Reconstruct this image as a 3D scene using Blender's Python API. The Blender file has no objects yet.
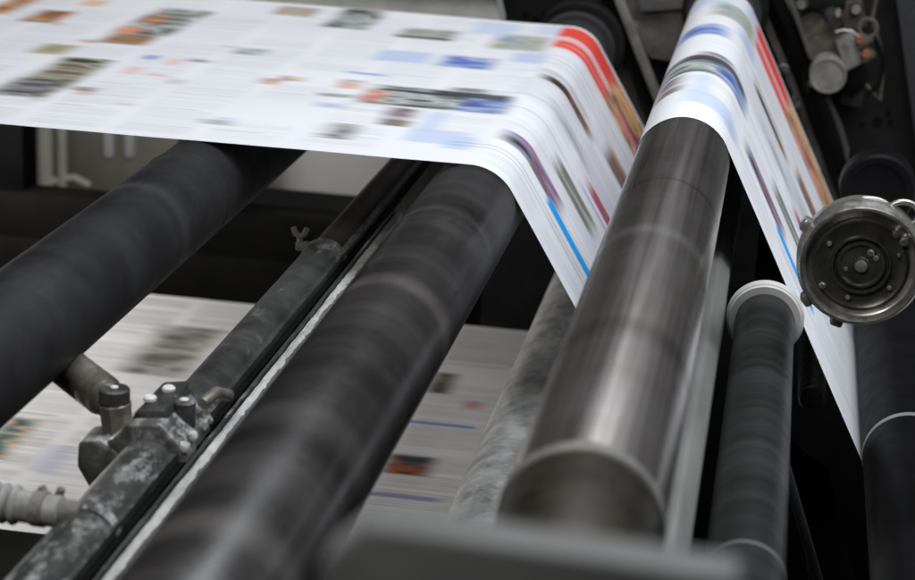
import bpy, bmesh, math, random
import numpy as np
from mathutils import Vector, Matrix
random.seed(4)
rng = np.random.default_rng(7)
S = bpy.context.scene
C = S.collection

# ------------------------------------------------------------------ camera
F = 2000.0                                   # focal length in pixels of a 915 px wide frame
CAM = Vector((0, 0, 2.6))
Yc = Vector((358, 600, -F)).normalized()     # world axes as seen in camera space
kx = 0.095
Xc = Vector((1, -kx, (358 - 600 * kx) / F)).normalized()
Zc = Xc.cross(Yc).normalized()
R3 = Matrix((Xc, Yc, Zc))
cd = bpy.data.cameras.new('camera'); cam = bpy.data.objects.new('camera', cd); C.objects.link(cam)
cam.matrix_world = Matrix.Translation(CAM) @ R3.to_4x4()
cd.sensor_width = 36; cd.lens = F / 915 * 36
cd.clip_start = .05; cd.clip_end = 100
cd.dof.use_dof = True; cd.dof.focus_distance = 3.0; cd.dof.aperture_fstop = 4.6
S.camera = cam
# ------------------------------------------------------------------ world, lamps, exposure
w = bpy.data.worlds.new('World'); S.world = w; w.use_nodes = True
w.node_tree.nodes['Background'].inputs[0].default_value = (.80, .86, 1, 1)
w.node_tree.nodes['Background'].inputs[1].default_value = .012
S.view_settings.view_transform = 'Standard'; S.view_settings.look = 'None'
S.view_settings.exposure = 0; S.view_settings.gamma = 1

def area(name, loc, target, sx, sy, power, col):
    l = bpy.data.lights.new(name, 'AREA'); l.shape = 'RECTANGLE'; l.size = sx; l.size_y = sy
    l.energy = power; l.color = col
    o = bpy.data.objects.new(name, l); C.objects.link(o); o.location = loc
    d = Vector(target) - Vector(loc)
    o.rotation_euler = d.to_track_quat('-Z', 'Y').to_euler()
    return o
area('ceiling_lamp', (.30, 3.0, 4.9), (-.3, 3.6, 1.8), 1.8, 2.6, 116, (.93, .96, 1))
area('ceiling_lamp', (2.7, 2.2, 4.1), (.0, 3.5, 1.6), .9, 2.6, 46, (.93, .96, 1))
area('fill_light', (-.9, .5, 3.9), (-.5, 3.1, 1.3), .9, .7, 34, (1, .97, .93))  # unseen front fill, placed to reach the near edge of the lower web
area('fill_light', (-2.7, 4.0, 1.60), (-.4, 3.8, 1.17), 1.3, .35, 24, (1, .98, .95))  # unseen fill between the two webs, added to brighten the lower one
area('fill_light', (-1.9, 5.6, 3.6), (-1.7, 6.9, 1.6), 1.2, .6, 22, (1, .96, .9))  # added fill behind the frame, for the hall's ceiling light on the pipes

# ------------------------------------------------------------------ geometry helpers
def ray(px, py):
    return R3 @ Vector((px - 457.5, 290 - py, -F))
def P(px, py, Y):                            # point of the plane Y = const
    r = ray(px, py); return CAM + r * ((Y - CAM.y) / r.y)
def PZ(px, py, Z):
    r = ray(px, py); return CAM + r * ((Z - CAM.z) / r.z)
def onaxis(px_y, c):                          # Y on an axis (c.x, c.z) that projects to image row px_y
    lo, hi = .8, 6
    for _ in range(60):
        m_ = (lo + hi) / 2; q = R3.transposed() @ (Vector((c[0], m_, c[1])) - CAM)
        if 290 + F * q.y / q.z > px_y: lo = m_
        else: hi = m_
    return lo
def depth(p): return (R3.transposed() @ (Vector(p) - CAM)).z * -1

def link(name, me, mat, parent=None, smooth=True):
    o = bpy.data.objects.new(name, me); C.objects.link(o)
    if mat: me.materials.append(mat)
    co = np.empty(len(me.vertices) * 3); me.vertices.foreach_get('co', co); co = co.reshape(-1, 3)
    if parent is None:
        c = (co.min(0) + co.max(0)) / 2; c[2] = co[:, 2].min()
        o.location = c
    else:
        root = parent; c = Vector((0, 0, 0))
        while root: c += root.location; root = root.parent
        o.parent = parent; c = np.array(c)
    me.vertices.foreach_set('co', (co - c).ravel())
    if smooth:
        me.polygons.foreach_set('use_smooth', [True] * len(me.polygons))
        try: me.set_sharp_from_angle(angle=math.radians(38))
        except Exception: pass
    me.update()
    return o
def tag(o, label, cat, group=None, kind=None):
    if label: o['label'] = label
    if cat: o['category'] = cat
    if group: o['group'] = group
    if kind: o['kind'] = kind
    return o
def thing(name, label, cat, loc, group=None):
    o = bpy.data.objects.new(name, None); C.objects.link(o); o.location = loc; o.empty_display_size = .05
    return tag(o, label, cat, group)

class MB:
    def __init__(s): s.bm = bmesh.new()
    def box(s, lo, hi, bev=.004, rot=None, about=None):
        lo = Vector(lo); hi = Vector(hi); c = (lo + hi) / 2; d = hi - lo
        m = Matrix.Translation(c) @ Matrix.Diagonal((abs(d.x), abs(d.y), abs(d.z), 1))
        if rot is not None:
            a = Vector(about) if about is not None else c
            m = Matrix.Translation(a) @ rot.to_4x4() @ Matrix.Translation(-a) @ m
        r = bmesh.ops.create_cube(s.bm, size=1, matrix=m)
        if bev:
            es = list({e for v in r['verts'] for e in v.link_edges})
            bmesh.ops.bevel(s.bm, geom=es, offset=min(bev, min(abs(d.x), abs(d.y), abs(d.z)) * .4), segments=2, affect='EDGES', profile=.5)
        return s
    def lathe(s, c, axis, prof, n=48, ref=None):
        """prof: list of (distance along axis, radius)"""
        axis = Vector(axis).normalized(); c = Vector(c)
        u = axis.orthogonal().normalized(); v = axis.cross(u)
        rings = []
        for (t, r) in prof:
            rings.append([s.bm.verts.new(c + axis * t + (u * math.cos(a) + v * math.sin(a)) * max(r, 1e-4)) for a in [2 * math.pi * i / n for i in range(n)]])
        for a, b in zip(rings, rings[1:]):
            for i in range(n):
                j = (i + 1) % n
                s.bm.faces.new((a[i], a[j], b[j], b[i]))
        s.bm.faces.new(rings[0][::-1]); s.bm.faces.new(rings[-1])
        return s
    def cyl(s, a, b, r, r2=None, n=32, bev=.002):
        a = Vector(a); b = Vector(b); L = (b - a).length; r2 = r if r2 is None else r2
        return s.lathe(a, b - a, [(0, r - bev), (bev, r), (L - bev, r2), (L, r2 - bev)], n)
    def tube(s, pts, r, n=12, closed=False):
        pts = [Vector(p) for p in pts]; rings = []; u = None
        for i, p in enumerate(pts):
            if closed: t = pts[(i + 1) % len(pts)] - pts[i - 1]
            else: t = pts[min(i + 1, len(pts) - 1)] - pts[max(i - 1, 0)]
            t.normalize()
            u = (t.orthogonal() if u is None else u - t * u.dot(t)).normalized(); v = t.cross(u)
            rr = r[i] if isinstance(r, (list, tuple)) else r
            rings.append([s.bm.verts.new(p + (u * math.cos(a) + v * math.sin(a)) * rr) for a in [2 * math.pi * k / n for k in range(n)]])
        pr = list(zip(rings, rings[1:])) + ([(rings[-1], rings[0])] if closed else [])
        for a, b in pr:
            for i in range(n):
                j = (i + 1) % n; s.bm.faces.new((a[i], a[j], b[j], b[i]))
        if not closed: s.bm.faces.new(rings[0][::-1]); s.bm.faces.new(rings[-1])
        return s
    def prism(s, poly, y0, y1, bev=.003):     # poly of (x, z) points, extruded along Y
        a = [s.bm.verts.new((x, y0, z)) for x, z in poly]; b = [s.bm.verts.new((x, y1, z)) for x, z in poly]
        fs = [s.bm.faces.new(a), s.bm.faces.new(b[::-1])]; n = len(poly)
        for i in range(n):
            j = (i + 1) % n; fs.append(s.bm.faces.new((a[j], a[i], b[i], b[j])))
        bmesh.ops.recalc_face_normals(s.bm, faces=fs)
        if bev:
            es = list({e for f in fs for e in f.edges})
            bmesh.ops.bevel(s.bm, geom=es, offset=bev, segments=2, affect='EDGES', profile=.5)
        return s
    def hexa(s, a, b, r, bev=.001):
        a = Vector(a); b = Vector(b)
        return s.lathe(a, b - a, [(0, r - bev), (bev, r), ((b - a).length - bev, r), ((b - a).length, r - bev)], 6)
    def build(s, name, mat, parent=None, smooth=True):
        bmesh.ops.recalc_face_normals(s.bm, faces=s.bm.faces)
        me = bpy.data.meshes.new(name); s.bm.to_mesh(me); s.bm.free()
        return link(name, me, mat, parent, smooth)

# ------------------------------------------------------------------ materials
def newmat(name):
    m = bpy.data.materials.new(name); m.use_nodes = True
    nt = m.node_tree; return m, nt, nt.nodes['Principled BSDF']
def N(nt, t, **k):
    n = nt.nodes.new(t)
    for a, b in k.items():
        if a in n.inputs: n.inputs[a].default_value = b
        else: setattr(n, a, b)
    return n
def noise(nt, co, scale, stretch=(1, 1, 1), detail=5, rough=.6):
    mp = N(nt, 'ShaderNodeMapping'); mp.inputs['Scale'].default_value = stretch
    nt.links.new(co, mp.inputs['Vector'])
    n = N(nt, 'ShaderNodeTexNoise'); n.inputs['Scale'].default_value = scale
    n.inputs['Detail'].default_value = detail; n.inputs['Roughness'].default_value = rough
    nt.links.new(mp.outputs[0], n.inputs['Vector']); return n.outputs['Fac']
def ramp(nt, fac, stops):
    r = N(nt, 'ShaderNodeValToRGB'); e = r.color_ramp.elements
    while len(e) < len(stops): e.new(.5)
    for el, (p, c) in zip(e, stops):
        el.position = p; el.color = (c, c, c, 1) if not isinstance(c, tuple) else (*c, 1)
    nt.links.new(fac, r.inputs[0]); return r.outputs[0]
def mix(nt, fac, a, b):
    m = N(nt, 'ShaderNodeMix', data_type='RGBA')
    for sock, v in ((m.inputs[0], fac), (m.inputs[6], a), (m.inputs[7], b)):
        if isinstance(v, bpy.types.NodeSocket): nt.links.new(v, sock)
        else: sock.default_value = v if not isinstance(v, tuple) else (*v, 1)
    return m.outputs[2]
def surf(name, col, col2, rough=(.3, .5), metal=0., scale=20, stretch=(1, 1, 1), dust=0., dustcol=(.45, .45, .43), dscale=14,
         rings=0., spec=.5, bump=.0, dlo=.5, dhi=.72, updust=False, fine=160):
    m, nt, b = newmat(name)
    tc = N(nt, 'ShaderNodeNewGeometry').outputs['Position']
    n1 = noise(nt, tc, scale, stretch)
    c = mix(nt, ramp(nt, n1, [(.32, 0.), (.68, 1.)]), col, col2)
    r_ = N(nt, 'ShaderNodeMapRange'); r_.inputs['To Min'].default_value = rough[0]; r_.inputs['To Max'].default_value = rough[1]
    r_.inputs['From Min'].default_value = .3; r_.inputs['From Max'].default_value = .7
    nt.links.new(noise(nt, tc, scale * 2.3, stretch), r_.inputs['Value'])
    rr = r_.outputs[0]
    if rings:                                  # wear bands round a roller: they depend on the position along its axis only
        n2 = noise(nt, tc, 9, (.02, 1, .02), 3)
        c = mix(nt, ramp(nt, n2, [(.42, 0.), (.66, rings)]), c, tuple(min(1, x * 2.6 + .03) for x in col2))
    if dust:
        n3 = noise(nt, tc, dscale, (1, .45, 1), 10, .75)
        f = ramp(nt, n3, [(dlo, 0.), (dhi, dust)])
        n4 = noise(nt, tc, fine, (1, 1, 1), 3, .8)
        f2 = N(nt, 'ShaderNodeMath', operation='MULTIPLY'); nt.links.new(f, f2.inputs[0]); nt.links.new(ramp(nt, n4, [(.3, .35), (.62, 1.)]), f2.inputs[1])
        f = f2.outputs[0]
        n5 = noise(nt, tc, 4.5, (1, .6, 1), 4, .6)
        f6 = N(nt, 'ShaderNodeMath', operation='MULTIPLY'); nt.links.new(f, f6.inputs[0]); nt.links.new(ramp(nt, n5, [(.36, .12), (.56, 1.)]), f6.inputs[1]); f = f6.outputs[0]
        n7 = noise(nt, tc, 55, (1, .06, 1), 4, .7)      # drag marks along the machine's length
        f8 = N(nt, 'ShaderNodeMath', operation='MULTIPLY'); nt.links.new(f, f8.inputs[0]); nt.links.new(ramp(nt, n7, [(.34, .45), (.6, 1.)]), f8.inputs[1]); f = f8.outputs[0]
        if updust:                             # dust settles on faces that look up
            sx = N(nt, 'ShaderNodeSeparateXYZ'); nt.links.new(N(nt, 'ShaderNodeNewGeometry').outputs['Normal'], sx.inputs[0])
            mr = N(nt, 'ShaderNodeMapRange'); mr.inputs['From Min'].default_value = -.2; mr.inputs['From Max'].default_value = .8
            nt.links.new(sx.outputs['Z'], mr.inputs['Value'])
            f3 = N(nt, 'ShaderNodeMath', operation='MULTIPLY'); nt.links.new(f, f3.inputs[0]); nt.links.new(mr.outputs[0], f3.inputs[1]); f = f3.outputs[0]
        c = mix(nt, f, c, dustcol)
        mm = N(nt, 'ShaderNodeMix'); nt.links.new(f, mm.inputs[0]); nt.links.new(rr, mm.inputs[2]); mm.inputs[3].default_value = .9; rr = mm.outputs[0]
        mt = N(nt, 'ShaderNodeMath', operation='MULTIPLY_ADD'); nt.links.new(f, mt.inputs[0]); mt.inputs[1].default_value = -metal; mt.inputs[2].default_value = metal
        nt.links.new(mt.outputs[0], b.inputs['Metallic'])
    else: b.inputs['Metallic'].default_value = metal
    nt.links.new(c, b.inputs['Base Color']); nt.links.new(rr, b.inputs['Roughness'])
    b.inputs['Specular IOR Level'].default_value = spec
    if bump:
        bp = N(nt, 'ShaderNodeBump'); bp.inputs['Strength'].default_value = bump; bp.inputs['Distance'].default_value = .004
        nt.links.new(noise(nt, tc, 120, (1, 1, 1), 6, .7), bp.inputs['Height']); nt.links.new(bp.outputs[0], b.inputs['Normal'])
    return m
M = dict(
    rubber=surf('matt black rubber', (.009, .009, .0097), (.018, .018, .0192), (.5, .7), scale=9, rings=.10, dust=.16, dustcol=(.16, .16, .16), dscale=10, fine=60, spec=.28),
    roller=surf('dark worn roller', (.013, .0122, .0125), (.028, .0258, .0262), (.24, .38), scale=7, stretch=(1, .5, 1), rings=.28, spec=.6, dust=.10, dustcol=(.3, .3, .3), dscale=8, fine=40),
    steel=surf('polished dark steel', (.20, .18, .17), (.62, .585, .56), (.24, .34), metal=.92, scale=34, stretch=(1, .015, 1), rings=.10),  # pale axial streaks in the colour imitate long highlights
    steel_end=surf('brown oily steel', (.014, .012, .009), (.035, .029, .018), (.4, .55), metal=.4, scale=30),
    ring=surf('bright ring', (.20, .20, .19), (.30, .30, .29), (.5, .6), metal=.7, scale=40),
    whitering=surf('white plastic flange', (.5, .5, .48), (.62, .62, .6), (.4, .6), scale=30, dust=.4, dustcol=(.2, .2, .19)),
    dusty=surf('dusty grey paint', (.13, .13, .127), (.42, .42, .41), (.45, .65), metal=.2, scale=18, dust=.95, dustcol=(.62, .62, .60), dscale=20, bump=.3, dlo=.42, dhi=.56, updust=True, fine=260),
    tube=surf('grey tube with dust', (.034, .036, .035), (.085, .088, .086), (.3, .5), metal=.3, scale=14, dust=.95, dustcol=(.62, .63, .62), dscale=10, bump=.35, dlo=.53, dhi=.62, updust=True, fine=340),
    tube_dark=surf('brown oily tube', (.04, .036, .031), (.085, .072, .058), (.35, .5), metal=.35, scale=16, dust=.3, dustcol=(.22, .17, .12)),
    white_dust=surf('powder covered rail', (.30, .30, .295), (.55, .55, .545), (.7, .9), scale=50, stretch=(1, .3, 1), dust=.9, dustcol=(.72, .72, .71), dscale=30, bump=.6, dlo=.42, dhi=.6),
    clampm=surf('grimy grey casting', (.085, .087, .086), (.19, .192, .19), (.25, .42), metal=.6, scale=35, dust=.95, dustcol=(.72, .73, .73), dscale=24, bump=.35, dlo=.45, dhi=.54, updust=True, fine=300),
    chrome=surf('worn chrome', (.15, .14, .125), (.36, .34, .30), (.2, .36), metal=.6, scale=30, dust=.35, dustcol=(.3, .24, .15)),
    brass=surf('dull brass', (.17, .155, .13), (.30, .28, .25), (.35, .5), metal=.6, scale=50, dust=.5, dustcol=(.4, .38, .33)),
    whitedot=surf('white plug', (.6, .6, .6), (.8, .8, .8), (.4, .6), scale=80),
    hose=surf('grey hose', (.20, .20, .195), (.36, .36, .35), (.5, .7), scale=40, dust=.5, dustcol=(.6, .6, .58)),
    bar=surf('pale dusty bar', (.24, .245, .235), (.36, .37, .35), (.35, .55), metal=.4, scale=14, stretch=(1, .15, 1), dust=.35, dustcol=(.07, .065, .06), dscale=10),
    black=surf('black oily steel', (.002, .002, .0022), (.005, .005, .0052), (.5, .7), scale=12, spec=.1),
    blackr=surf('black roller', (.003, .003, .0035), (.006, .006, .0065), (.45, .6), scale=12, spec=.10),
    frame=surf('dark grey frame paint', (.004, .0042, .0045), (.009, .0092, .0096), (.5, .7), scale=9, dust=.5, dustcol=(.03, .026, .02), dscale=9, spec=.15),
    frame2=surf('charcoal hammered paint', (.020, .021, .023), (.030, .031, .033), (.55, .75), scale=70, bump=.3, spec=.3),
    framebrown=surf('dark brown beam', (.003, .0028, .0025), (.007, .0062, .0055), (.6, .8), scale=8, spec=.12),  # near-black brown, mottled at random
    grime=surf('greasy dusty casting', (.10, .098, .09), (.23, .225, .205), (.6, .8), metal=.1, scale=22, dust=.8, dustcol=(.33, .32, .29), dscale=16, bump=.9),
    belt=surf('dusty belt', (.035, .033, .03), (.10, .095, .085), (.6, .85), scale=30, stretch=(1, 1, .2), dust=.6, dustcol=(.24, .225, .19), bump=.6),
    pale=surf('pale machine panel', (.50, .49, .47), (.56, .55, .53), (.5, .7), scale=5),
    cream=surf('cream painted pipe', (.34, .325, .28), (.44, .42, .36), (.35, .5), scale=9),
    fore=surf('grey painted bar', (.10, .105, .105), (.13, .136, .136), (.5, .7), scale=12),
    drum=surf('worn gunmetal', (.30, .295, .275), (.55, .54, .50), (.22, .42), metal=.85, scale=34, dust=.45, dustcol=(.05, .048, .044), dscale=30, dlo=.45),
    drum_dark=surf('oily dark plate', (.07, .07, .067), (.15, .148, .14), (.22, .4), metal=.7, scale=34, spec=.6),
    rust=surf('rusty valve block', (.035, .028, .02), (.10, .085, .065), (.6, .8), scale=40, dust=.6, dustcol=(.19, .17, .14), dscale=40, bump=.7),
    orange=surf('orange plastic', (.16, .06, .025), (.22, .08, .03), (.4, .6), scale=60, dust=.5, dustcol=(.1, .08, .06)),
    floor=surf('dark oily floor', (.008, .008, .008), (.016, .016, .016), (.5, .7), scale=3),
    wall=surf('dim hall wall', (.02, .02, .019), (.03, .03, .028), (.7, .8), scale=2),
)
def paper(name):
    m, nt, b = newmat(name)
    a = N(nt, 'ShaderNodeVertexColor'); a.layer_name = 'ink'
    n = noise(nt, N(nt, 'ShaderNodeNewGeometry').outputs['Position'], 240, (1, 1, 1), 2)
    mm = N(nt, 'ShaderNodeMix', data_type='RGBA', blend_type='MULTIPLY'); mm.inputs[0].default_value = 1
    nt.links.new(a.outputs[0], mm.inputs[6]); nt.links.new(ramp(nt, n, [(.2, .965), (.8, 1.)]), mm.inputs[7])
    nt.links.new(mm.outputs[2], b.inputs['Base Color']); b.inputs['Roughness'].default_value = .55
    b.inputs['Specular IOR Level'].default_value = .35
    return m
M['paper'] = paper('printed newsprint')

# ------------------------------------------------------------------ key positions
BR = .080                                     # lead roller radius
r = ray(468, 214); B0 = CAM + r * (3.2 / F)   # centre roller, at the near edge of the web
YE = B0.y
def rad(px, p): return px * depth(p) / F
ZW = B0.z + BR + .0012
Y2 = PZ(300, 6, ZW).y                         # far edge of the web
C0 = P(682, 164, YE); CR = rad(47, C0)
F0 = P(909, 452, YE); FR = rad(46, F0)
E0 = P(527, 448, YE); ER = rad(46, E0)
A0 = P(196, 190, YE); AR = rad(47, A0); A0.z = ZW - .0012 - AR
YW = Y2 + .38                                 # inner face of the far side frame
d1 = (P(570, 300, YE) - P(520, 209, YE)); d1 = Vector((d1.x, d1.z)).normalized()
print('T',P(316,284,YE),'rad',rad(31,P(316,284,YE)));print('YE', YE, 'Y2', Y2, 'YW', YW, 'CR', CR, 'ER', ER, 'FR', FR, 'AR', AR, 'ZW', ZW, 'B0', B0, 'C0', C0, 'dir', d1)

# ------------------------------------------------------------------ the room
def sheet(name, pts, mat, kind):
    me = bpy.data.meshes.new(name); me.from_pydata([tuple(p) for p in pts], [], [tuple(range(len(pts)))])
    o = link(name, me, mat, None, False); o['kind'] = kind; return o
sheet('floor', [(-9, -6, 0), (9, -6, 0), (9, 12, 0), (-9, 12, 0)], M['floor'], 'structure')
sheet('back_wall', [(-9, 9.0, -.1), (-9, 9.0, 6), (9, 9.0, 6), (9, 9.0, -.1)], M['wall'], 'structure')

# ------------------------------------------------------------------ web path
def arc(c, r, a0, a1, n):
    return [(c[0] + r * math.cos(a0 + (a1 - a0) * i / n), c[1] + r * math.sin(a0 + (a1 - a0) * i / n)) for i in range(n + 1)]
def tangent(c1, s1, c2, s2):                  # s > 0 anticlockwise travel
    D = Vector(c2) - Vector(c1); be = math.atan2(D.y, D.x)
    al = be - math.asin((s2 - s1) / D.length); l = Vector((-math.sin(al), math.cos(al)))
    return al, Vector(c1) - l * s1, Vector(c2) - l * s2
t_ = .0012
Bc = (B0.x, B0.z); Cc = (C0.x, C0.z); Fc = (F0.x, F0.z)
RB, RC, RF, GR = BR + t_, CR + t_, FR + t_, .05
alB = math.atan2(d1.y, d1.x)
lB = Vector((-math.sin(alB), math.cos(alB)))
pB = Vector(Bc) + lB * RB                     # leaves the centre roller here
LB = .415
gend = pB + d1 * LB; Gc = gend + lB * (GR + t_)
path = [(Bc[0] - 3.1, Bc[1] + RB), (Bc[0], Bc[1] + RB)]
path += arc(Bc, RB, math.pi / 2, alB + math.pi / 2, 26)[1:]
al2, g2, c1_ = tangent(Gc, GR + t_, Cc, -RC)
path += arc(Gc, GR + t_, alB - math.pi / 2, al2 - math.pi / 2, 24)
a_in = math.atan2(c1_.y - Cc[1], c1_.x - Cc[0])
al3, c2_, f1_ = tangent(Cc, -RC, Fc, RF)
a_out = math.atan2(c2_.y - Cc[1], c2_.x - Cc[0])
if a_in < a_out: a_in += 2 * math.pi
path += arc(Cc, RC, a_in, a_out, 50)
a_f = math.atan2(f1_.y - Fc[1], f1_.x - Fc[0])
if a_f > 0: a_f -= 2 * math.pi
path += arc(Fc, RF, a_f, math.radians(-60), 20)
e = path[-1]; path.append((e[0] + 1.1 * math.cos(math.radians(30)), e[1] + 1.1 * math.sin(math.radians(30))))
PX = np.array(path); SL = np.r_[0, np.cumsum(np.hypot(*np.diff(PX, axis=0).T))]
def hit(px, py):                              # nearest point of the web on a line of sight -> (s, y)
    rr = ray(px, py); best = None
    for i in range(len(PX) - 1):
        a = PX[i]; d = PX[i + 1] - a
        if np.hypot(*d) < 1e-7: continue
        nx, nz = -d[1], d[0]
        den = rr.x * nx + rr.z * nz
        if abs(den) < 1e-9: continue
        t = ((a[0] - CAM.x) * nx + (a[1] - CAM.z) * nz) / den
        if t <= 0: continue
        q = CAM + rr * t
        u = ((q.x - a[0]) * d[0] + (q.z - a[1]) * d[1]) / (d[0] ** 2 + d[1] ** 2)
        if -.02 <= u <= 1.02 and YE - .06 < q.y < Y2 + .12 and (best is None or t < best[0]):
            best = (t, SL[i] + u * (SL[i + 1] - SL[i]), q.y)
    return best[1:] if best else None

# ------------------------------------------------------------------ ink
def vnoise(ns, ny, cs, cy, seed):             # smooth value noise
    g = np.random.default_rng(seed).random((int(ns / cs) + 3, int(ny / cy) + 3))
    x = np.arange(ns) / cs; y = np.arange(ny) / cy
    xi = x.astype(int); yi = y.astype(int); fx = x - xi; fy = y - yi
    fx = (fx * fx * (3 - 2 * fx))[:, None]; fy = (fy * fy * (3 - 2 * fy))[None]
    a = g[xi][:, yi]; b = g[xi + 1][:, yi]; c = g[xi][:, yi + 1]; d = g[xi + 1][:, yi + 1]
    return a * (1 - fx) * (1 - fy) + b * fx * (1 - fy) + c * (1 - fx) * fy + d * fx * fy
PAPER = np.array([.82, .832, .868])
class Ink:
    def __init__(s, L, y0, y1, ds, dy):
        s.ns = int(L / ds) + 1; s.ny = int((y1 - y0) / dy) + 1
        s.s = np.linspace(0, L, s.ns); s.y = np.linspace(y0, y1, s.ny)
        s.c = np.tile(PAPER, (s.ns, s.ny, 1)); s.k = 0
    def mask(s, s0, s1, y0, y1, es, ey):
        f = lambda v, a, b, e: np.clip((v - a) / e + .5, 0, 1) * np.clip((b - v) / e + .5, 0, 1)
        g = f(s.s, s0, s1, es); g = g * g * (3 - 2 * g)
        return (g[:, None] * f(s.y, y0, y1, ey)[None])
    def flat(s, box, col, al=1., es=.04, ey=.004):
        s0, s1, y0, y1 = box
        m = (s.mask(s0, s1, y0, y1, es, ey) * al)[..., None]
        s.c = s.c * (1 - m) + np.array(col) * m
    def photo(s, box, pal, al=1., es=.05, ey=.007):
        s0, s1, y0, y1 = box; s.k += 1
        n = .55 * vnoise(s.ns, s.ny, 15, 11, 90 + s.k) + .33 * vnoise(s.ns, s.ny, 8, 5, 190 + s.k) + .12 * vnoise(s.ns, s.ny, 18, 1.7, 5 + s.k)
        n = np.clip((n - .5) * 2.5 + .5, 0, 1); x = n * (len(pal) - 1)
        i = np.minimum(x.astype(int), len(pal) - 2); f = (x - i)[..., None]
        pal = np.array(pal, float); col = pal[i] * (1 - f) + pal[i + 1] * f
        m = (s.mask(s0, s1, y0, y1, es, ey) * al)[..., None]
        s.c = s.c * (1 - m) + col * m
    def text(s, box, pitch=.0085, al=.2, es=.03):
        s0, s1, y0, y1 = box; s.k += 1
        ph = (s.y - y0) / pitch; line = np.clip(1.3 - np.abs((ph % 1) - .5) * 4.2, 0, 1)
        rr = np.random.default_rng(300 + s.k).random(int((y1 - y0) / pitch) + 3)
        amp = .5 + .9 * rr[np.clip(ph.astype(int), 0, len(rr) - 1)]; amp[(rr[np.clip(ph.astype(int), 0, len(rr) - 1)] < .1)] = 0
        brk = .75 + .5 * vnoise(s.ns, s.ny, 6, 4, 400 + s.k)
        m = np.clip(s.mask(s0, s1, y0, y1, es, .002) * (line * amp)[None] * brk * al, 0, 1)[..., None]
        s.c = s.c * (1 - m) + np.array([.12, .12, .16]) * m
    def cols(s, s0, s1, y0, y1, width, al=.2, seed=1, gut=.03):
        rr = random.Random(seed); x = s0
        while x < s1:
            y = y0
            while y < y1 - .02:
                h = rr.uniform(.05, .17)
                if rr.random() < .9: s.text((x + gut / 2, x + width - gut / 2, y, min(y + h, y1)), rr.choice([.0085, .0085, .012]), al * rr.uniform(.55, 1.25))
                if rr.random() < .3: s.text((x + gut / 2, x + width * rr.uniform(.5, .95), y + h + .003, y + h + .012), .009, al * 2.2)
                y += h + rr.uniform(.010, .028)
            x += width
def mesh_sheet(name, path_fn, ink, mat, parent=None, flut=None):
    xs, zs = path_fn(ink.s); ns, ny = ink.ns, ink.ny
    co = np.empty((ns, ny, 3)); co[..., 0] = xs[:, None]; co[..., 1] = ink.y[None]; co[..., 2] = zs[:, None]
    if flut is not None:                       # slack ripples on the free run and a slightly wandering edge
        g = np.clip((flut - ink.s) / .25, 0, 1)[:, None]
        co[..., 2] += g * .0022 * (1 + np.sin(ink.y[None] * 16 + 1.3 * np.sin(ink.s[:, None] * 1.7)) * np.sin(ink.s[:, None] * 3.1))
        co[..., 1] += .0011 * np.sin(ink.s * 9.0)[:, None] + .0006 * np.sin(ink.s * 31 + 1)[:, None]
    me = bpy.data.meshes.new(name); me.vertices.add(ns * ny); me.vertices.foreach_set('co', co.ravel())
    i = (np.arange(ns - 1)[:, None] * ny + np.arange(ny - 1)[None]).ravel()
    q = np.stack([i, i + ny, i + ny + 1, i + 1], 1); nf = len(q)
    me.loops.add(nf * 4); me.loops.foreach_set('vertex_index', q.ravel())
    me.polygons.add(nf); me.polygons.foreach_set('loop_start', np.arange(nf) * 4)
    me.update(calc_edges=True)
    a = me.color_attributes.new('ink', 'FLOAT_COLOR', 'POINT')
    a.data.foreach_set('color', np.concatenate([np.clip(ink.c, 0, 1), np.ones((ns, ny, 1))], 2).ravel().astype(np.float32))
    return link(name, me, mat, parent)
L = SL[-1]
ink = Ink(L, YE, Y2, .006, .0024)
s_top = SL[1]                                 # where the flat run meets the centre roller
W = Y2 - YE
ink.cols(0, L, YE + .035, Y2 - .03, .155, .25, 3, .03)
def bx_(a, b):
    h1 = hit(*a); h2 = hit(*b)
    if not h1 or not h2: print('MISS', a, b, h1, h2); return (0, .01, YE, YE + .001)
    return (min(h1[0], h2[0]), max(h1[0], h2[0]), min(h1[1], h2[1]), max(h1[1], h2[1]))
OL = [(.03, .028, .02), (.12, .11, .07), (.24, .235, .17), (.38, .38, .3), (.16, .12, .07)]
OR = [(.75, .25, .06), (.5, .17, .06), (.12, .07, .05), (.6, .42, .25)]
GR_ = [(.03, .035, .035), (.10, .12, .11), (.26, .30, .28), (.55, .58, .57), (.07, .07, .09)]
BL = [(.06, .10, .38), (.18, .27, .58), (.42, .5, .74), (.08, .14, .42)]
DK = [(.03, .03, .04), (.1, .09, .1), (.3, .3, .34), (.08, .08, .12)]
LB_ = (.52, .61, .82)
def ph(a, b, pal, **k): ink.photo(bx_(a, b), pal, **k)
def fl(a, b, col, **k): ink.flat(bx_(a, b), col, **k)
# flat run: (near left, far right) corners of each picture
ph((-8, 95), (115, 62), OL); ph((-14, 96), (70, 82), DK, al=.75); ph((28, 54), (80, 47), [(.3, .26, .1), (.4, .36, .2)], al=.9)
ph((-20, 13), (42, 0), OR); ph((18, 22), (78, 13), OR); fl((50, 26), (64, 24), (.8, .35, .2)); fl((75, 6), (112, 2), (.75, .4, .2), al=.7)
ph((95, 43), (160, 37), [(.25, .13, .06), (.4, .25, .14)]); ph((115, 33), (215, 12), GR_); ph((135, 24), (175, 16), OR, al=.8)
ph((112, 33), (146, 29), [(.75, .3, .15), (.6, .3, .2)], al=.9); fl((142, 61), (160, 58), (.15, .2, .6)); fl((163, 66), (184, 62), (.8, .45, .4), al=.8)
fl((122, 73), (144, 69), (.8, .45, .4), al=.8); fl((74, 97), (95, 93), (.65, .35, .4), al=.8); ph((230, 54), (270, 50), GR_, al=.7)
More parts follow.
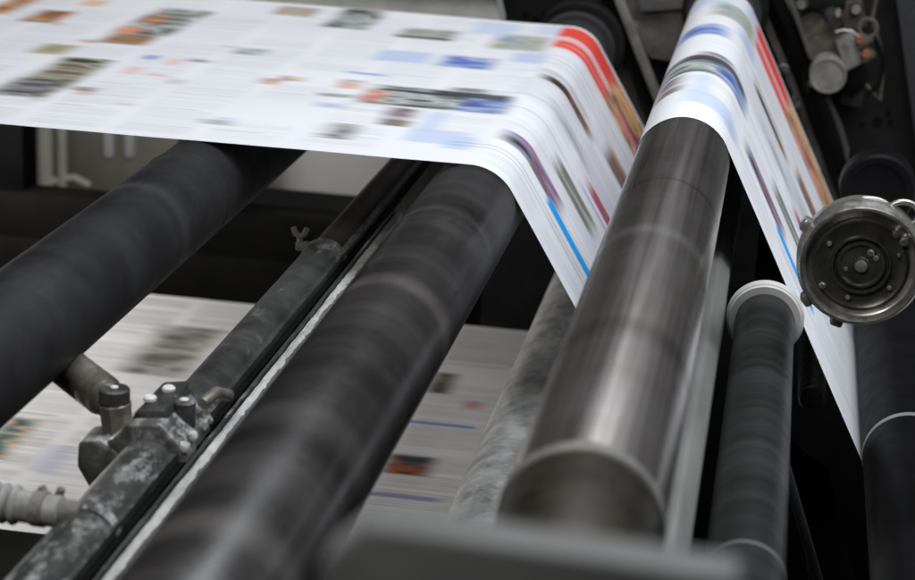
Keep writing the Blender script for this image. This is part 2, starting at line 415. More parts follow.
ph((320, 28), (388, 13), GR_); fl((270, 14), (322, 10), (.35, .28, .2), al=.8)
ph((395, 38), (460, 32), OL, al=.7); fl((395, 38), (450, 40), (.05, .05, .05)); ph((488, 48), (552, 38), [(.35, .38, .3), (.5, .5, .4), (.2, .3, .5), (.6, .55, .3)])
fl((370, 60), (434, 54), LB_); ph((436, 66), (497, 59), BL); fl((347, 74.5), (386, 76), (.15, .3, .75), es=.05)
ph((335, 88), (365, 82), OR, al=.7); ph((358, 103), (512, 96), GR_); ph((358, 101), (388, 91), [(.7, .2, .12), (.8, .35, .25)], al=.8)
ph((455, 111), (512, 100), BL, al=.8); fl((430, 95), (512, 97), (.05, .05, .06), al=.9)
ph((380, 120), (420, 110), [(.3, .15, .2), (.1, .08, .1), (.5, .4, .45)], al=.9); fl((377, 125), (412, 122), (.15, .14, .1), al=.9)
ph((318, 138), (362, 126), [(.1, .1, .1), (.4, .42, .4), (.35, .15, .25)], al=.85)
fl((415, 131), (450, 113), LB_, al=.8); fl((402, 141), (470, 133), LB_, al=.8); fl((440, 148), (478, 138), LB_, al=.9)
fl((470, 33), (522, 25), LB_, al=.7); fl((535, 34), (568, 28), LB_, al=.7); fl((508, 62), (548, 55), LB_, al=.9)
rp = random.Random(21)
for k in range(16):
    a_ = rp.uniform(-10, 470); b_ = rp.uniform(25, 120); w_ = rp.uniform(14, 40)
    pal_ = rp.choice([GR_, DK, OR, OL, BL]); ph((a_, b_ + .085 * a_ * .25), (a_ + w_, b_ + .085 * a_ * .25 + .085 * w_ - rp.uniform(2, 6)), pal_, al=rp.uniform(.45, .85))
# (s, width) blocks on the bends and the two falling runs; v = 0 near edge, 1 far edge
def v(a): return YE + W * a
sB = SL[1]; sBe = SL[27]                      # start / end of the bend on the centre roller
def pl(s0, s1, v0, v1, pal, **k): ink.photo((s0, s1, v(v0), v(v1)), pal, **k)
def ff(s0, s1, v0, v1, col, **k): ink.flat((s0, s1, v(v0), v(v1)), col, **k)
RED = (.78, .075, .06)
s0 = sB
ff(s0 - .015, s0 + .175, .895, .985, RED, es=.03); ff(s0 - .01, s0 + .17, .80, .862, RED, es=.03)
for q in (.868, .876, .884): ff(s0 - .015, s0 + .17, q - .002, q + .002, (.78, .15, .12), es=.03)
ff(s0, s0 + .17, .828, .833, (.85, .5, .5))
pl(s0 + .16, s0 + .50, .80, .985, [(.80, .45, .18), (.62, .25, .08), (.80, .62, .42), (.40, .18, .08), (.08, .05, .04), (.72, .38, .16), (.78, .52, .26)])
ff(s0 + .19, s0 + .30, .868, .885, (.08, .05, .05), es=.04); ff(s0 + .21, s0 + .34, .842, .858, (.75, .08, .4), es=.04)
pl(s0 + .015, s0 + .17, .548, .585, [(.03, .03, .03), (.25, .10, .07), (.05, .05, .04), (.22, .12, .08)]); pl(s0 + .0, s0 + .16, .60, .625, [(.5, .5, .48), (.3, .3, .28), (.65, .65, .62)], al=.6)
pl(s0 + .225, s0 + .34, .585, .665, [(.42, .22, .10), (.07, .06, .05), (.28, .15, .1), (.05, .05, .05)], al=.95)
pl(s0 + .02, s0 + .18, .145, .205, [(.04, .04, .05), (.22, .24, .26), (.10, .10, .12), (.36, .10, .15), (.20, .28, .5)])
pl(s0 + .13, s0 + .27, .255, .315, [(.06, .07, .06), (.22, .24, .20), (.12, .13, .13), (.42, .44, .40)])
pl(s0 + .22, s0 + .33, .375, .415, [(.62, .05, .12), (.35, .08, .14), (.8, .4, .45)])
ff(s0 + .15, s0 + .31, .127, .154, (.0, .36, .86), es=.02)
for q in np.linspace(.43, .53, 12): ff(s0 - .02, s0 + .5, q, q + .0032, (.22, .22, .28), al=.5)
for q in np.linspace(.63, .79, 15): ff(s0 - .02, s0 + .22, q, q + .0028, (.42, .43, .5), al=.32)
for q in np.linspace(.67, .79, 12): ff(s0 + .22, s0 + .5, q, q + .0028, (.36, .37, .43), al=.4)
for q in np.linspace(.22, .25, 4): ff(s0 + .0, s0 + .4, q, q + .0025, (.3, .32, .40), al=.5)
ff(s0 + .2, s0 + .34, .35, .358, (.12, .12, .4), al=.7)
for q in (.09, .105, .34, .425, .54, .592, .672, .70, .73, .79): ff(s0 - .06, s0 + .5, q, q + .004, (.15, .15, .2), al=.45)
ff(s0 + .2, s0 + .45, .44, .475, (.55, .6, .7), al=.5); pl(s0 + .05, s0 + .2, .435, .475, [(.3, .32, .35), (.6, .62, .66), (.15, .15, .18)], al=.6)
# a rotary press prints the same page again one cylinder turn further on
sC = SL[53]; ds_ = L / (ink.ns - 1)
turn = SL[52] + RC * (a_in - math.pi / 2) + .50 - sB
k0 = int((sB - .36) / ds_); k1 = int((sB + .52) / ds_); kt = int(round(turn / ds_))
k1 = min(k1, ink.ns - kt - 1)
ink.c[k0 + kt:k1 + kt] = ink.c[k0:k1]
k2 = min(ink.ns - kt, int((sB + .52) / ds_))
web_path = lambda s: (np.interp(s, SL, PX[:, 0]), np.interp(s, SL, PX[:, 1]))
# keep the bends round: sample positions at the ink columns plus the path's own corners
ins = np.unique(np.r_[ink.s, SL[1:-1]]); ins = ins[np.r_[True, np.diff(ins) > 1e-5]]
idx = np.searchsorted(ink.s, ins).clip(1, ink.ns - 1); fr = ((ins - ink.s[idx - 1]) / (ink.s[idx] - ink.s[idx - 1]))[:, None, None]
ink.c = ink.c[idx - 1] * (1 - fr) + ink.c[idx] * fr; ink.s = ins; ink.ns = len(ins)
web = mesh_sheet('newsprint_web', web_path, ink, M['paper'], None, sB - .12)
tag(web, 'bright white web of printed pages with red stripes running over the two tall rollers', 'paper web')

# lower web, same width, 0.68 m further down
ZL = P(326, 567, YE).z
low = Ink(2.28, YE, Y2, .006, .003); lx0 = B0.x - 1.9
low.c[:] = np.array([.87, .865, .86])
ink2 = ink; ink = low
def hit(px, py):
    q = PZ(px, py, ZL); return (q.x - lx0, q.y)
low.cols(0, 2.28, YE + .03, Y2 - .03, .21, .5, 11, .03)
ph((118, 372), (225, 330), [(.06, .05, .04), (.22, .2, .17), (.4, .38, .35), (.12, .1, .09)], es=.08, al=.9)
ph((-30, 456), (42, 420), [(.7, .25, .1), (.06, .07, .05), (.15, .3, .28), (.75, .4, .2), (.05, .04, .03)])
fl((25, 470), (80, 447), (.42, .45, .66), al=.45); ph((380, 472), (436, 458), [(.75, .22, .04), (.03, .02, .02), (.5, .12, .03), (.05, .1, .13), (.02, .02, .02)])
fl((398, 421), (476, 427), (.03, .25, .65), es=.02); fl((350, 493), (440, 499), (.22, .22, .52), al=.8); ph((425, 392), (458, 374), OL[:3] + DK[:2])
fl((462, 408), (484, 402), (.7, .4, .4)); fl((262, 358), (286, 346), (.1, .25, .6)); ph((150, 470), (260, 420), GR_, al=.5)
lw = mesh_sheet('newsprint_web', lambda s: (lx0 + s, ZL + 0 * s), low, M['paper'])
tag(lw, 'dim grey printed paper web lying flat beneath the dusty tube and the rollers', 'paper web')

# ------------------------------------------------------------------ rollers
def roller(label, c, r, y0, y1, mat, name='guide_roller', shaft=.4, endm='black', rings=(), group='rollers of the press'):
    t = thing(name, label, 'roller', (c[0], y0, c[1]), group)
    b = .006
    MB().lathe((c[0], y0, c[1]), (0, 1, 0), [(0, r - b), (b * .3, r - b * .3), (b, r), (y1 - y0 - b, r), (y1 - y0, r - b)], 96).build('roller_body', M[mat], t)
    MB().cyl((c[0], y1, c[1]), (c[0], YW + .1, c[1]), r * shaft, n=32).build('shaft', M[endm], t)
    MB().cyl((c[0], y0 - .25, c[1]), (c[0], y0, c[1]), r * shaft, n=32).build('shaft', M[endm], t)
    for (y, w, dr, mt) in rings:
        MB().lathe((c[0], y, c[1]), (0, 1, 0), [(0, r), (.001, r + dr), (w - .001, r + dr), (w, r)], 96).build('ring', M[mt], t)
    return t
roller('wide matt black rubber roller crossing the left side beneath the bright web', (A0.x, A0.z), AR, .9, Y2 + .03, 'rubber', rings=[(P(176, 190, YE).y - .08, .002, .0012, 'rubber')])
roller('dark mottled roller in the centre that turns the bright web downwards', Bc, BR, 1.15, Y2 + .10, 'roller')
def add_bands(mat, bands):                     # worn rings and a painted sheen edge at fixed places along the rollers
    nt = mat.node_tree; b = nt.nodes['Principled BSDF']; src = b.inputs['Base Color'].links[0].from_socket
    sp = N(nt, 'ShaderNodeSeparateXYZ'); nt.links.new(N(nt, 'ShaderNodeNewGeometry').outputs['Position'], sp.inputs[0]); col = src
    for (y, hw, k, c_) in bands:
        d = N(nt, 'ShaderNodeMath', operation='SUBTRACT'); nt.links.new(sp.outputs['Y'], d.inputs[0]); d.inputs[1].default_value = y
        ab = N(nt, 'ShaderNodeMath', operation='ABSOLUTE'); nt.links.new(d.outputs[0], ab.inputs[0])
        mr = N(nt, 'ShaderNodeMapRange', interpolation_type='SMOOTHSTEP'); nt.links.new(ab.outputs[0], mr.inputs['Value'])
        mr.inputs['From Min'].default_value = 0; mr.inputs['From Max'].default_value = hw; mr.inputs['To Min'].default_value = k; mr.inputs['To Max'].default_value = 0
        n_ = noise(nt, N(nt, 'ShaderNodeNewGeometry').outputs['Position'], 14, (1, .3, 1), 4)
        mu = N(nt, 'ShaderNodeMath', operation='MULTIPLY'); nt.links.new(mr.outputs[0], mu.inputs[0]); nt.links.new(ramp(nt, n_, [(.3, .35), (.65, 1.)]), mu.inputs[1])
        col = mix(nt, mu.outputs[0], col, c_)
    nt.links.new(col, b.inputs['Base Color'])
add_bands(M['roller'], [(onaxis(338, Bc), .045, .9, (.10, .092, .088)), (onaxis(480, Bc), .05, .35, (.09, .087, .085)), (onaxis(600, Bc), .05, .7, (.11, .105, .10)), (onaxis(260, Bc), .02, .5, (.10, .096, .094))])
add_bands(M['steel'], [(onaxis(285, Cc), .035, .8, (.75, .73, .71)), (onaxis(230, Cc), .012, .5, (.10, .09, .08)), (onaxis(390, Cc), .05, .5, (.12, .11, .10))])
add_bands(M['rubber'], [(onaxis(235, (A0.x, A0.z)), .03, .5, (.055, .055, .056))])  # paler band paints the edge of the rubber's sheen
YC0 = None
for i in range(200):                          # near end of the steel roller
    y = 1.0 + i * .01
    q = R3.transposed() @ (Vector((Cc[0], y, Cc[1])) - CAM)
    if 290 + F * q.y / q.z < 524: YC0 = y - .12; break
print('YC0', YC0)
tc = roller('shiny dark steel roller right of centre with a bright band near its blurred front end', Cc, CR, YC0 + .12, Y2 + .10, 'steel', shaft=.35)
MB().lathe((Cc[0], YC0, Cc[1]), (0, 1, 0), [(-.16, CR * .90), (-.155, CR * .95), (.118, CR * .985), (.12, CR * .8)], 96).build('end_cap', M['steel_end'], tc)
MB().lathe((Cc[0], YC0 + .105, Cc[1]), (0, 1, 0), [(0, CR * .99), (.002, CR + .002), (.018, CR + .002), (.02, CR)], 96).build('ring', M['ring'], tc)
roller('powder-dusted grey roller low down between the centre roller and the steel roller', (E0.x, E0.z), ER, 1.5, Y2 + .1, 'dusty')
roller('black roller with one pale ring at the lower right edge', Fc, FR, 1.2, Y2 + .1, 'blackr', rings=[(YE - .03, .012, .0012, 'bar')])
roller('slim dark roller inside the bottom of the web loop between the tall rollers', tuple(Gc), GR, YE - .02, Y2 + .1, 'black')
YD = YE - .12
D0 = P(765, 318, YD); DR = rad(29, D0)
td = thing('flanged_roller', 'slim dark grey roller with a white flange, left of the second fall of web', 'roller', (D0.x, 1.2, D0.z), 'rollers of the press')
MB().lathe((D0.x, 1.3, D0.z), (0, 1, 0), [(0, DR * .9), (.004, DR), (YD - 1.3 - .02, DR), (YD - 1.3 - .016, DR * .9)], 72).build('roller_body', surf('grooved dark roller', (.007, .0072, .007), (.018, .0183, .018), (.4, .6), scale=50, stretch=(.05, 1, .05), rings=.3, spec=.3), td)
MB().lathe((D0.x, YD - .016, D0.z), (0, 1, 0), [(0, DR * .8), (0, DR * 1.22), (.002, DR * 1.25), (.005, DR * 1.25), (.006, DR * 1.3), (.012, DR * 1.34), (.02, DR * 1.34), (.021, DR * .8)], 72).build('flange', M['whitering'], td)
MB().cyl((D0.x, YD, D0.z), (D0.x, YW + .1, D0.z), DR * .5, n=40).build('shaft', M['black'], td)
yq = YD - .95
MB().lathe((D0.x, yq, D0.z), (0, 1, 0), [(0, DR), (.001, DR + .001), (.006, DR + .001), (.007, DR)], 72).build('ring', M['fore'], td)
MB().cyl((D0.x, 1.0, D0.z), (D0.x, 1.3, D0.z), DR * .62, n=40).build('shaft', M['fore'], td)

# ------------------------------------------------------------------ pale bar right of the steel roller
bY0, bY1 = 1.45, Y2 + .2
a = P(716, 330, YE - .2)
pb = thing('support_bar', 'pale grey flat bar stained dark, running between the steel roller and the flanged roller', 'bar', (a.x, bY0, a.z))
MB().prism([(a.x - .022, a.z - .05), (a.x + .008, a.z - .05), (a.x + .010, a.z + .03), (a.x - .006, a.z + .05), (a.x - .022, a.z + .05)], bY0, bY1, .004).build('bar_body', M['bar'], pb)


# ------------------------------------------------------------------ dusty tube with powder rails
T0 = P(309.5, 278.5, YE); TR = rad(22.5, T0)
ty0, ty1 = 1.35, Y2 + .35
Tc = (T0.x, T0.z)
yk = onaxis(262, Tc)                          # collar with wing screw
yj = onaxis(466, Tc)                          # clamp
tt = thing('dusty_tube', 'long powdery grey tube with white crusted rails, left of the centre roller', 'tube', (T0.x, ty0, T0.z))
MB().lathe((T0.x, ty0, T0.z), (0, 1, 0), [(0, TR - .003), (.003, TR), (yk - ty0, TR), (yk - ty0 + .001, TR - .001)], 72).build('tube_body', M['tube'], tt)
MB().lathe((T0.x, yk, T0.z), (0, 1, 0), [(0, TR - .004), (.002, TR - .003), (ty1 - yk, TR - .003), (ty1 - yk + .01, TR - .01)], 72).build('rear_tube', M['tube_dark'], tt)
rx = T0.x + TR
def rail(x0, x1, z0, z1, y0, y1, nm, mat, jag=0):
    mb = MB(); n = int((y1 - y0) / .006); prev = None; rg = np.random.default_rng(int(abs(x0) * 1e4))
    def rough():                                # crusted edge: several sizes of bumps
        t = np.zeros(n + 1)
        for c, a_ in ((17, .5), (6, .6), (2, .45), (1, .3)):
            g = rg.uniform(-1, 1, int(n / c) + 3); t += a_ * np.interp(np.arange(n + 1) / c, np.arange(len(g)), g)
        return t * jag
    ja, jb, jc_ = rough(), rough(), rough()
    for i in range(n + 1):
        y = y0 + (y1 - y0) * i / n
        ring = [mb.bm.verts.new(p) for p in ((x0 + jc_[i] * .4, y, z0), (x1 + ja[i], y, z0), (x1 + ja[i], y, z1 + jb[i] - jag), (x1 * .5 + x0 * .5, y, z1 + jb[i]), (x0 + jc_[i] * .4, y, z1 - jag + jc_[i]))]
        if prev:
            for k in range(5): mb.bm.faces.new((prev[k], prev[(k + 1) % 5], ring[(k + 1) % 5], ring[k]))
        else: mb.bm.faces.new(ring)
        prev = ring
    mb.bm.faces.new(prev[::-1])
    return mb.build(nm, mat, tt, smooth=True)
rail(rx - .012, rx + .000, T0.z - .03, T0.z + .022, ty0, ty1, 'rail_web', M['tube'], .0006)
rail(rx + .000, rx + .009, T0.z - .026, T0.z + .010, ty0, ty1, 'rail', M['black'], .0008)  # black strip in place of the groove, its shade put into the colour
rail(rx + .0125, rx + .0165, T0.z - .040, T0.z + .010, ty0, ty1, 'rail', M['tube'], .0008)
rail(rx + .0185, rx + .0305, T0.z - .040, T0.z + .006, ty0, YE + .45, 'rail', M['white_dust'], .0026)
def collar(y, mat='clampm', par=tt, w=.02):
    cl = MB().lathe((T0.x, y, T0.z), (0, 1, 0), [(0, TR), (.001, TR + .003), (w - .001, TR + .003), (w, TR)], 72).build('clamp_band', M[mat], par)
    sx = T0.x - TR * .80; sz = T0.z + TR * .66
    s = MB(); s.box((sx - .018, y + .002, sz - .006), (sx + .006, y + w - .002, sz + .008), .002)
    s.cyl((sx - .012, y + .01, sz), (sx - .012, y + .01, sz + .020), .005)
    for sg in (-1, 1):
        s.tube([(sx - .012, y + .01, sz + .016), (sx - .012 + sg * .008, y + .01, sz + .022), (sx - .012 + sg * .012, y + .01, sz + .032)], [.0045, .0055, .005], 8)
    s.build('wing_screw', M['grime'], cl)
collar(yk - .012)
yc2 = onaxis(548, Tc); collar(yc2 + .02)

# clamp bracket round the tube: hexagonal-shouldered casting, top lug, plugs, screws
jc = Vector((T0.x, yj, T0.z))
TRr = TR; TR = TR + .006
cb = thing('clamp_bracket', 'grimy angular clamp casting with two white plugs gripping the dusty tube', 'clamp', jc)
TP = TR
MB().prism([(jc.x - TP - .020, jc.z - .034), (jc.x - TP - .024, jc.z + .014), (jc.x - TP * .62, jc.z + TP + .010), (jc.x + TP * .35, jc.z + TP + .016),
            (jc.x + TP * .95, jc.z + TP * .75), (jc.x + TP + .004, jc.z + .0), (jc.x + TP * .8, jc.z - .05), (jc.x - TP * .5, jc.z - .06)], jc.y - .002, jc.y + .125, .006).build('clamp_body', M['clampm'], cb)
MB().prism([(jc.x - TP * .95, jc.z + TP * .55), (jc.x - TP * .55, jc.z + TP + .020), (jc.x + TP * .30, jc.z + TP + .026), (jc.x + TP * .55, jc.z + TP * .9)], jc.y + .02, jc.y + .135, .005).build('clamp_cap', M['tube'], cb)
for (dx, dy) in ((-.004, .095), (-.016, .055)):
    MB().cyl((jc.x + dx, jc.y + dy, jc.z + TP + .021), (jc.x + dx, jc.y + dy, jc.z + TP + .029), .0085, n=24).build('plug', M['whitedot'], cb)
MB().cyl((jc.x + .026, jc.y + .065, jc.z + TP * .7), (jc.x + .026, jc.y + .065, jc.z + TP + .024), .0145, n=28).build('set_screw', M['tube'], cb)
MB().cyl((jc.x + .026, jc.y + .065, jc.z + TP + .0235), (jc.x + .026, jc.y + .065, jc.z + TP + .0265), .006, n=20).build('plug', M['whitedot'], cb)
MB().tube([(jc.x + .042, jc.y + .09, jc.z + TP + .012), (jc.x + .052, jc.y + .12, jc.z + TP + .018), (jc.x + .06, jc.y + .15, jc.z + TP + .004)], .008, 12).build('nozzle', M['brass'], cb)
for k in range(7):                             # lumps of caked powder beside the nozzle
    rk = random.Random(k); c_ = Vector((jc.x + TP * rk.uniform(.75, 1.05), jc.y + .01 + .016 * k, jc.z + TP * rk.uniform(.35, .7)))
    mb_ = MB(); vs = bmesh.ops.create_icosphere(mb_.bm, subdivisions=2, radius=rk.uniform(.006, .011), matrix=Matrix.Translation(c_))['verts']
    for v_ in vs: v_.co = c_ + (v_.co - c_) * rk.uniform(.75, 1.2)
    mb_.build('powder_lump', M['white_dust'], cb)
MB().prism([(jc.x + TP * .55, jc.z + .0), (jc.x + TP * .55, jc.z + TP * .80), (jc.x + TP * .85, jc.z + TP * .72), (jc.x + TP + .006, jc.z + .012), (jc.x + TP + .004, jc.z - .01)], jc.y + .004, jc.y + .05, .006).build('side_lug', M['clampm'], cb)
# socket arm on the left of the clamp
MB().prism([(jc.x - TP - .050, jc.z - .010), (jc.x - TP - .048, jc.z + .024), (jc.x - TP - .018, jc.z + .030), (jc.x - TP * .5, jc.z + .004), (jc.x - TP * .7, jc.z - .045), (jc.x - TP - .03, jc.z - .045)], jc.y - .004, jc.y + .055, .006).build('socket', M['clampm'], cb)
TR = TRr
# rod
ra = P(112, 402, jc.y + .05); rb = P(20, 331, jc.y + .19); rdir = (rb - ra).normalized()
rt = thing('support_rod', 'short stained chrome rod reaching from beneath the black rubber roller to the clamp', 'rod', ra)
rr_ = rad(21, ra)
MB().lathe(ra, rdir, [(0, rr_ * .78), (.004, rr_ * .86), (.018, rr_ * .86), (.02, rr_), (.045, rr_), (.048, rr_ * .96), (.052, rr_), (.5, rr_)], 56).build('rod_body', M['chrome'], rt)
MB().cyl(ra - rdir * .022, ra + rdir * .002, rr_ * .62, n=36).build('rod_neck', M['brass'], rt)
tcap = ra + Vector((.006, -.008, rr_ * .25))
MB().cyl(tcap - Vector((0, 0, .004)), tcap + Vector((0, 0, .016)), rr_ * .74, n=36).build('pivot_cap', M['tube'], rt)
MB().cyl(tcap + Vector((0, 0, .0155)), tcap + Vector((0, 0, .0185)), .005, n=20).build('plug', M['whitedot'], rt)
MB().cyl(tcap - Vector((-.006, 0, .05)), tcap - Vector((0, 0, .004)), rr_ * .80, n=8).build('pivot_block', M['brass'], rt)

# corrugated hose coming in from the left
h1 = P(62, 512, yc2 + .02); h0 = h1 + Vector((-.55, .02, .012)); hd = (h0 - h1)
hs = thing('corrugated_hose', 'pale grey corrugated hose coming in from the lower left to the dusty tube', 'hose', h1)
hr = rad(20, h1); prof = [(0, hr * .7), (.002, hr * .82), (.05, hr * .82)]
x = .05
while x < .55:
    for k in range(6): prof.append((x + .0125 * k / 6, hr * (.74 + .30 * math.sin(math.pi * k / 6))))
    x += .0125
prof.append((x, hr * .8))
MB().lathe(h1, hd, prof, 40).build('hose_body', M['hose'], hs)
MB().lathe(h1 + hd.normalized() * .018, hd, [(0, hr * .8), (.001, hr * .92), (.015, hr * .92), (.016, hr * .8)], 40).build('hose_band', M['grime'], hs)
MB().cyl(h1 - hd.normalized() * .022, h1 + hd.normalized() * .01, hr * .66, n=32).build('hose_nozzle', M['grime'], hs)

# ------------------------------------------------------------------ foreground bar, far out of focus
fy = .80
fa = P(352, 524, fy); fb = P(745, 524, fy)
g = thing('front_bar', 'out of focus grey painted bar across the bottom edge in front of the rollers', 'bar', (fa.x, fy, fa.z - .25))
MB().prism([(fa.x - .014, fa.z - .30), (fa.x - .014, fa.z - .02), (fa.x + .006, fa.z), (fb.x, fa.z - .006), (fb.x, fa.z - .30)], fy, fy + .03, .004).build('bar_body', M['fore'], g)
MB().box((fa.x + .02, fy + .03, fa.z - .30), (fb.x - .02, fy + .07, fa.z - .06), .004).build('bar_flange', M['fore'], g)

# ------------------------------------------------------------------ far side frame
def rect(mb, x0, y0, x1, y1, Y, th=.06, bev=.004):   # image-measured rectangle at plane Y, real thickness behind
    a = P(x0, y0, Y); b = P(x1, y1, Y); mb.box((min(a.x, b.x), Y, min(a.z, b.z)), (max(a.x, b.x), Y + th, max(a.z, b.z)), bev); return mb
def poly(pts, Y, th, name, mat, parent=None, bev=.004):
    q = [P(a, b, Y) for a, b in pts]
    return MB().prism([(p.x, p.z) for p in q], Y, Y + th, bev).build(name, mat, parent)
YF = YW
fr = thing('side_frame', 'dark grey side frame plate behind the right-hand rollers', 'machine frame', P(700, 560, YF))
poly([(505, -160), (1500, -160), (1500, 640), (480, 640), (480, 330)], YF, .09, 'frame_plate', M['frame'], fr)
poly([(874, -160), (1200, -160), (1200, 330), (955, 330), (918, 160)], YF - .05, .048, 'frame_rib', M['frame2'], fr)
for (x, y, rr2) in ((536, 20, 4.2), (526, 14, 3), (544, 14, 3), (534, 25, 4.0), (878, 121, 5), (888, 113, 2.5), (890, 122, 3), (862, 124, 2.5)):
    q = P(x, y, YF); k = rad(rr2, q)
    MB().lathe((q.x, YF - .003, q.z), (0, 1, 0), [(0, k * .8), (0, k), (.004, k), (.005, k * .8)], 24).build('bolt_hole', M['black'], fr)
bf = thing('cross_beam', 'brown-black beam running across behind the black rubber roller', 'beam', P(200, 300, YF + .1))
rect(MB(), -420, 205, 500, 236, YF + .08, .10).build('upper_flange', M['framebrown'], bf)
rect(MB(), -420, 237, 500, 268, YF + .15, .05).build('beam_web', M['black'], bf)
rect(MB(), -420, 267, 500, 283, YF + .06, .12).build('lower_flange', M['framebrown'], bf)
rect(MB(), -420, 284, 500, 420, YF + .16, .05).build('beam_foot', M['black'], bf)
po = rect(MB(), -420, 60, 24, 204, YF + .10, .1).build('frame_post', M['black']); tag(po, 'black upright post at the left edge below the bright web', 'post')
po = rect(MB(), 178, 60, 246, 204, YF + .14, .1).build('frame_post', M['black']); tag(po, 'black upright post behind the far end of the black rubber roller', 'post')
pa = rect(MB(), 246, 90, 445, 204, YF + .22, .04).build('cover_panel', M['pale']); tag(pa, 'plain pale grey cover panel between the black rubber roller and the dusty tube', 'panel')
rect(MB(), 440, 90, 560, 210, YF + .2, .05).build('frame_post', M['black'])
tag(bpy.data.objects['frame_post.002'], 'black upright behind the far end of the centre roller', 'post')
# things in the dim window on the left
YP = YF + 1.9
wp = rect(MB(), -40, 40, 240, 240, YP + .3, .04).build('backdrop_panel', surf('dim olive panel', (.20, .185, .155), (.28, .265, .225), (.6, .7), scale=4)); tag(wp, 'dim olive cabinet seen through the gap below the left end of the web', 'backdrop')  # plain panel as a brown backdrop behind the pipes
for (x, rr3, lab) in ((45, 8, 'leftmost of the cream pipes in the gap below the web'), (62, 5, 'thin cream pipe second from the left in the gap below the web')):
    q = P(x, 160, YP); o = MB().cyl((q.x, YP, 0.02), (q.x, YP, 3.2), rad(rr3, q), n=32).build('rear_pipe', M['cream']); tag(o, lab, 'pipe', 'cream pipes behind the press')
for (x, rr3, lab, mt) in ((108, 7, 'pale bottle-shaped cylinder with rounded end left of the black roller', 'pale'), (129, 7, 'pale rounded cylinder right of its twin, nearest the black roller', 'pale')):
    q = P(x, 150, YP - .1); k = rad(rr3, q)
    o = MB().lathe((q.x, YP - .1, q.z - .0), (0, 0, 1), [(-.035, k * .3), (-.03, k * .7), (-.015, k), (.5, k), (.51, k * .8)], 32).build('air_cylinder', M[mt]); tag(o, lab, 'cylinder', 'pale cylinders behind the press')
q = P(34, 186, YP); o = MB().tube([P(28, 188, YP), P(50, 183, YP), P(74, 178, YP), P(90, 186, YP)], rad(4, q), 12).build('rear_cable', M['cream']); tag(o, 'cream cable curving low across the pipes in the gap below the web', 'cable')

# pale casting along the top behind the web
ct = thing('rear_casting', 'rough pale casting along the top edge behind the bright web', 'casting', P(400, 22, YF - .12))
poly([(150, -70), (486, -70), (492, -10), (500, 22), (498, 60), (150, 60)], YF - .16, .10, 'casting_body', surf('pale rough casting', (.34, .34, .325), (.46, .46, .44), (.6, .8), scale=12, dust=.6, dustcol=(.36, .355, .33), dscale=20, bump=.7), ct)
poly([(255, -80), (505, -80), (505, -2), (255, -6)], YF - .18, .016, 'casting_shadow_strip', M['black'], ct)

# belts and plates between the two falls of web
def strap(pts, wid, Y, th, name, mat, label, cat, group=None):
    q = [P(a, b, Y) for a, b in pts]; w_ = rad(wid / 2, q[0]); mb = MB()
    L_ = []; R_ = []
    for i, p in enumerate(q):
        t = (q[min(i + 1, len(q) - 1)] - q[max(i - 1, 0)]); t.y = 0; t.normalize(); n = Vector((t.z, 0, -t.x))
        L_.append(p + n * w_); R_.append(p - n * w_)
    mb.prism([(p.x, p.z) for p in L_ + R_[::-1]], Y, Y + th, .003)
    return tag(mb.build(name, mat), label, cat, group)
GB = 'strips and belts on the far frame'
strap([(572, -60), (592, 0), (622, 70), (662, 185)], 13, YF - .11, .03, 'drive_belt', M['belt'], 'wide dusty belt just right of the red stripes of the first fall of web', 'belt', GB)
strap([(586, -60), (607, 0), (636, 66), (682, 190)], 10, YF - .14, .03, 'guide_strip', M['black'], 'black gap strip between the two dusty belts at the top', 'strip', GB)
strap([(597, -60), (621, 6), (642, 60), (668, 125), (690, 180)], 9, YF - .17, .03, 'drive_belt', M['grime'], 'narrow pale dusty belt left of the bolted plate', 'belt', GB)
strap([(742, -60), (757, 0), (790, 80), (845, 230)], 8, YF - .10, .03, 'guide_strip', M['belt'], 'dark dusty strip following the red stripes of the second fall of web', 'strip', GB)
strap([(758, -60), (778, 0), (806, 64), (850, 190)], 12, YF - .13, .03, 'guide_strip', M['black'], 'black strip outside the second fall of web', 'strip', GB)
strap([(775, -60), (790, 0), (812, 60)], 5, YF - .15, .03, 'guide_strip', M['belt'], 'short thin brown strip beside the valve, right of the black strip', 'strip', GB)
bp_ = thing('bolted_plate', 'rough grey plate with one hexagon bolt between the belts and the steel roller', 'plate', P(655, 60, YF - .1))
poly([(600, -60), (700, -60), (696, 66), (672, 62), (650, 58), (637, 40), (622, 5)], YF - .10, .04, 'plate_body', M['grime'], bp_)
poly([(625, -60), (700, -60), (698, 8), (640, 12)], YF - .13, .028, 'upper_plate', surf('grey cover', (.09, .09, .092), (.14, .14, .14), (.5, .7), scale=20), bp_)
q = P(633, 27, YF - .1); k = rad(6, q)
MB().cyl((q.x, YF - .106, q.z), (q.x, YF - .1, q.z), k * 1.15, n=24).build('washer', M['grime'], bp_)
MB().hexa((q.x, YF - .118, q.z), (q.x, YF - .106, q.z), k * .85).build('bolt', M['chrome'], bp_)
# flanges at the far ends of the two tall rollers
for (c, r_, lab, dz) in ((Bc, BR, 'dark round flange at the far end of the centre roller, behind the red stripes', 0), (Cc, CR, 'dark round flange at the far end of the steel roller, behind the web', 0)):
    t = thing('end_flange', lab, 'flange', (c[0], Y2 + .12, c[1]), 'round flanges on the far frame')
    MB().lathe((c[0], Y2 + .11, c[1]), (0, 1, 0), [(0, r_ * .6), (0, r_ * 1.12), (.004, r_ * 1.16), (.03, r_ * 1.16), (.032, r_ * 1.05), (.06, r_ * 1.05), (.061, r_ * .5)], 80).build('flange_disc', M['frame2'], t)
    MB().lathe((c[0], Y2 + .18, c[1]), (0, 1, 0), [(0, r_ * .5), (0, r_ * 1.3), (.005, r_ * 1.35), (.08, r_ * 1.35)], 80).build('bearing_housing', M['frame'], t)

